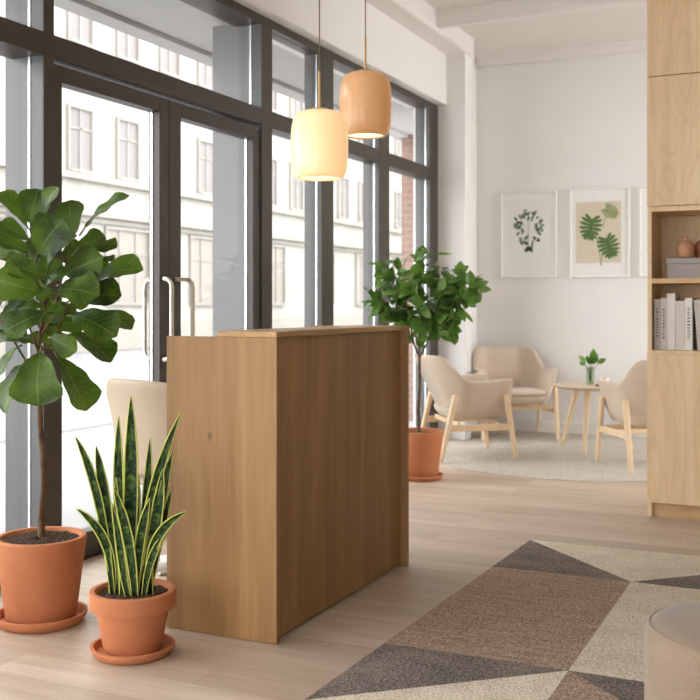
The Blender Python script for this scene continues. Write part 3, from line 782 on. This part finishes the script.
for k in range(64):
    a = rn.uniform(0, 2*math.pi); r = math.sqrt(rn.uniform(.12, 1)); x, z = .125*r*math.cos(a), .07+.165*r*math.sin(a)
    im.mi = rn.choice([0, 0, 1, 2]); flat_leaf(im, x, z, a+rn.uniform(-1, 1), rn.uniform(.035, .055), rn.uniform(.018, .03), -.0190-.00003*k)
im.mi = 0
for k in range(7): flat_leaf(im, .005, -.155, R(90+(k-3)*35), .05, .025, -.0212)
for k in range(4): im.mi = 1; im.box(-.002+.0*k, .002, -.0190, -.0185, -.12, .2)
fix_front(im); im.build('leaf_motif', [M['inkgrey'], mat('printed olive', srgb(134, 146, 122), .9), mat('printed dark green', srgb(66, 88, 62), .9)], pp)
p2, w, h = framed(-2.267, -1.69, 1.527, 2.396, 'white framed print of three green monstera leaves on beige')
pp = MB().box(-w+.062, w-.082, -.018, -.016, -h+.14, h-.135).build('print', M['beigepaper'], p2)
im = MB()
LOBE = [(0, .5), (.2, .8), (.5, 1), (.75, .95), (.92, .6), (1, .1)]
def monstera(x, z, ang, S, mi, y):
    ax = (math.cos(ang), math.sin(ang)); im.mi = mi
    flat_leaf(im, x-ax[0]*S*.25, z-ax[1]*S*.25, ang, S*1.2, S*.24, y, OVAL)
    for side in (-1, 1):
        for k in range(7):
            t = -.18+.16*k; bx, bz = x+ax[0]*S*t*.8, z+ax[1]*S*t*.8
            al = ang+side*R(128-14*k); Lk = S*[.50, .60, .62, .60, .54, .46, .36][k]
            flat_leaf(im, bx, bz, al, Lk, S*.17, y-.0001*(k+1), LOBE)
monstera(-.08, .09, R(-100), .185, 0, -.0190)
monstera(.075, -.10, R(-70), .175, 0, -.0200)
monstera(.085, .215, R(-35), .12, 1, -.0210)
im.mi = 1
for (x0, z0, x1, z1) in ((-.06, .15, .02, -.32), (.06, -.05, .01, -.32), (.08, .22, .03, .05)):
    d = Vector((x1-x0, 0, z1-z0)); flat_leaf(im, x0, z0, math.atan2(d.z, d.x), d.length, .008, -.0187, [(0, 1), (1, 1)])
fix_front(im); im.build('leaf_motif', [M['inkgreen'], M['inkpale']], pp)
p3, w, h = framed(-1.605, -1.035, 1.527, 2.396, 'white framed print mostly hidden by the plywood cabinet')
MB().box(-w+.08, w-.08, -.018, -.016, -h+.12, h-.12).build('print', M['palepaper'], p3)

# ------------------------------------------------------------------ plywood cabinet
cx0, cx1, cy0, cy1, ctop = -.957, -.057, 6.25, 6.66, 3.34
cab = thing('tall_cabinet', ((cx0+cx1)/2, (cy0+cy1)/2, 0), 0, 'tall birch plywood cabinet with an open niche at the right edge', 'cabinet')
W2, D2 = (cx1-cx0)/2, (cy1-cy0)/2
bd_ = MB()
for s in (-1, 1): bd_.box(min(s*W2, s*(W2-.024)), max(s*W2, s*(W2-.024)), -D2+.004, D2, .0, ctop)
bd_.box(-W2+.024, W2-.024, D2-.015, D2, .09, ctop)
bd_.box(-W2+.024, W2-.024, -D2+.004, D2-.015, .09, .112).box(-W2+.024, W2-.024, -D2+.02, D2-.015, ctop-.02, ctop).box(-W2+.024, W2-.024, -D2+.004, D2-.015, 1.809, 1.84)
bd_.box(-W2+.024, W2-.024, -D2+.004, D2-.015, .962, .988)
bd_.build('body', M['ply'], cab, .001)
MB().box(-W2+.024, W2-.024, -D2+.004, D2-.015, 1.384, 1.413).build('shelf', M['plyedge'], cab, .001)
MB().box(-W2, W2, -D2-.018, -D2+.003, 2.609, ctop).build('door', M['ply'], cab, .0015)
MB().box(-W2, W2, -D2-.018, -D2+.003, 1.842, 2.604).build('door', M['ply'], cab, .0015)
MB().box(-W2, W2, -D2-.018, -D2+.003, .088, .968).build('door', M['ply'], cab, .0015)
MB().box(-W2+.024, W2-.024, -D2+.022, -D2+.04, 0, .09).build('plinth', M['plyedge'], cab)
# books
def book(x0, x1, ztop, m, label, lean=0, depth=.2, marks=0):
    zb = .9885; w = (x1-x0)/2; h = ztop-zb
    b = thing('book', ((x0+x1)/2, cy0+.055, zb), 0, label, 'book', 'books standing in the cabinet niche')
    b.location.z += w*abs(math.sin(lean))+.0003
    b.rotation_euler = (0, lean, 0)
    MB().box(-w, w, 0, .004, 0, h).box(-w, -w+.003, .004, depth, 0, h).box(w-.003, w, .004, depth, 0, h).build('cover', m, b, .001, weld=True)
    MB().box(-w+.0032, w-.0032, .0045, depth-.006, .004, h-.004).build('pages', M['pages'], b)
    if marks:
        k = MB(); r = random.Random(marks)
        z = h*.22
        while z < h*.8:
            q = r.uniform(.006, .018); k.box(-w*.35, w*.35, -.0008, .0, z, z+q*.6); z += q+.004
        k.build('spine_lettering', M['ink'], b)
    return b
book(-.926, -.890, 1.290, M['book2'], 'slim grey book, leftmost on the niche shelf', marks=1)
book(-.889, -.853, 1.297, M['book1'], 'cream book with dark spine marks, second from the left', marks=2)
book(-.852, -.805, 1.325, M['book3'], 'tallest white book in the niche')
book(-.804, -.752, 1.280, M['book1'], 'thick cream book right of the tallest white one')
book(-.751, -.708, 1.298, M['book3'], 'upright white book just left of the leaning one', marks=4)
book(-.676, -.634, 1.285, M['book2'], 'grey book leaning to the left in the niche', lean=R(-5))
# box and jars
bx = thing('storage_box', (-.665, 6.42, 1.4135), 0, 'grey lidded box on the upper niche shelf', 'box')
MB().box(-.185, .185, -.12, .12, 0, .085).build('box_body', M['boxgrey'], bx, .003); MB().box(-.19, .19, -.125, .125, .086, .12).build('lid', M['boxgrey'], bx, .003)
def jar(x, y, r, h, m, label):
    j = thing('clay_jar', (x, y, 1.534), 0, label, 'jar', 'clay jars on the storage box')
    MB().lathe([(0, 0), (r*.6, 0), (r*.85, h*.08), (r, h*.4), (r*.93, h*.7), (r*.6, h*.88), (r*.45, h*.92), (0, h*.93)], 36).build('jar_body', m, j)
    MB().lathe([(0, h*.925), (r*.3, h*.93), (r*.33, h*.97), (r*.24, h*1.1), (0, h*1.13)], 24).build('lid_knob', m, j)
jar(-.755, 6.40, .052, .115, M['clay'], 'pale round clay jar on the grey box')
jar(-.665, 6.47, .05, .12, M['clay2'], 'reddish clay jar behind the pale one on the grey box')

# ------------------------------------------------------------------ geometric rug
rx0, rx1, ry0, ry1 = -1.45, .53, 1.03, 5.31
RX = [-1.45, -.79, -.13, .53]; RY = [5.31, 4.69, 3.46, 2.85, 2.24, 1.03]
rug = thing('geometric_rug', (0, 0, .0005), 0, 'wool rug with brown, charcoal and cream triangles in front of the desk', 'rug')
tris = {'cream': [], 'brown': [], 'char': []}
def poly(k, *pts): tris[k].append(pts)
def P_(i, j): return (RX[i], RY[j])
for (i0, i1, mirror) in ((0, 1, False), (1, 2, True), (2, 3, False)):
    A, B = RX[i0], RX[i1]
    node, far = (B, A) if not mirror else (A, B)
    if i0 == 2: node, far = B, A
    poly('char', (far, RY[0]), (node, RY[1]), (far, RY[1])); poly('cream', (far, RY[0]), (node, RY[0]), (node, RY[1]))
    poly('brown' if not mirror else 'cream', (A, RY[1]), (B, RY[1]), (B, RY[2]), (A, RY[2]))
    if not mirror:
        poly('char', (far, RY[2]), (node, RY[2]), (far, RY[3])); poly('cream', (node, RY[2]), (node, RY[3]), (far, RY[3]))
        poly('char', (far, RY[3]), (node, RY[3]), (node, RY[4])); poly('cream', (far, RY[3]), (node, RY[4]), (far, RY[4]))
    else:
        poly('char', (node, RY[2]), (far, RY[2]), (far, RY[3])); poly('brown', (node, RY[2]), (far, RY[3]), (node, RY[3]))
        poly('brown', (node, RY[3]), (far, RY[3]), (far, RY[4])); poly('cream', (node, RY[3]), (far, RY[4]), (node, RY[4]))
    poly('cream' if not mirror else 'brown', (A, RY[4]), (B, RY[4]), (B, RY[5]), (A, RY[5]))
rm = MB()
for mi, k in enumerate(('cream', 'brown', 'char')):
    rm.mi = mi
    for pts in tris[k]:
        c = sum((Vector((*p, 0)) for p in pts), Vector())/len(pts)
        q = sorted(pts, key=lambda p: math.atan2(p[1]-c.y, p[0]-c.x))
        f = rm.face([rm.bm.verts.new((x+(.035-.028*(5.31-y) if x < -1.4 and y > 2.8 else 0), y, .012)) for x, y in q])
bmesh.ops.remove_doubles(rm.bm, verts=rm.bm.verts, dist=1e-4)
rm.mi = 1; rm.box(rx0+.045, rx1, ry0, ry1, 0, .0118)
rm.build('pile', [M['cream'], M['brown'], M['char']], rug)

# ------------------------------------------------------------------ pouf
pf = thing('pouf', (-.19, 2.84, .0128), 0, 'round beige velvet pouf in the lower right corner', 'pouf')
MB().lathe([(0, .0), (.235, .0), (.246, .012), (.25, .04), (.25, .36), (.248, .375), (.243, .388), (.236, .397)], 72).build('body', M['velvet'], pf)
MB().lathe([(.236, .397), (.226, .404), (.212, .409), (.19, .412), (0, .414)], 72).build('top_cushion', M['velvet'], pf)
pm = MB(); pm.tube([(.2365*math.cos(a), .2365*math.sin(a), .397) for a in [2*math.pi*i/72 for i in range(73)]], .0028, 8, False); pm.build('piping', M['velvet'], pf)

# ------------------------------------------------------------------ light
w = bpy.data.worlds.new('overcast sky'); bpy.context.scene.world = w; w.use_nodes = True
bg = w.node_tree.nodes['Background']; bg.inputs[0].default_value = (.985, .99, 1, 1); bg.inputs[1].default_value = 5.8

cam = bpy.data.cameras.new('camera'); co = bpy.data.objects.new('camera', cam); C.objects.link(co)
co.location = (0, 0, 1.25); co.rotation_euler = (R(90), 0, YAW)
cam.sensor_width = 36; cam.lens = 36*1022/700; cam.shift_y = -44/700
cam.clip_end = 300
cam.dof.use_dof = True; cam.dof.focus_distance = 4.0; cam.dof.aperture_fstop = 4.5
sc = bpy.context.scene; sc.camera = co
sc.view_settings.view_transform = 'Standard'; sc.view_settings.look = 'None'; sc.view_settings.gamma = 1; sc.view_settings.exposure = 0.26
sc.view_settings.use_curve_mapping = False
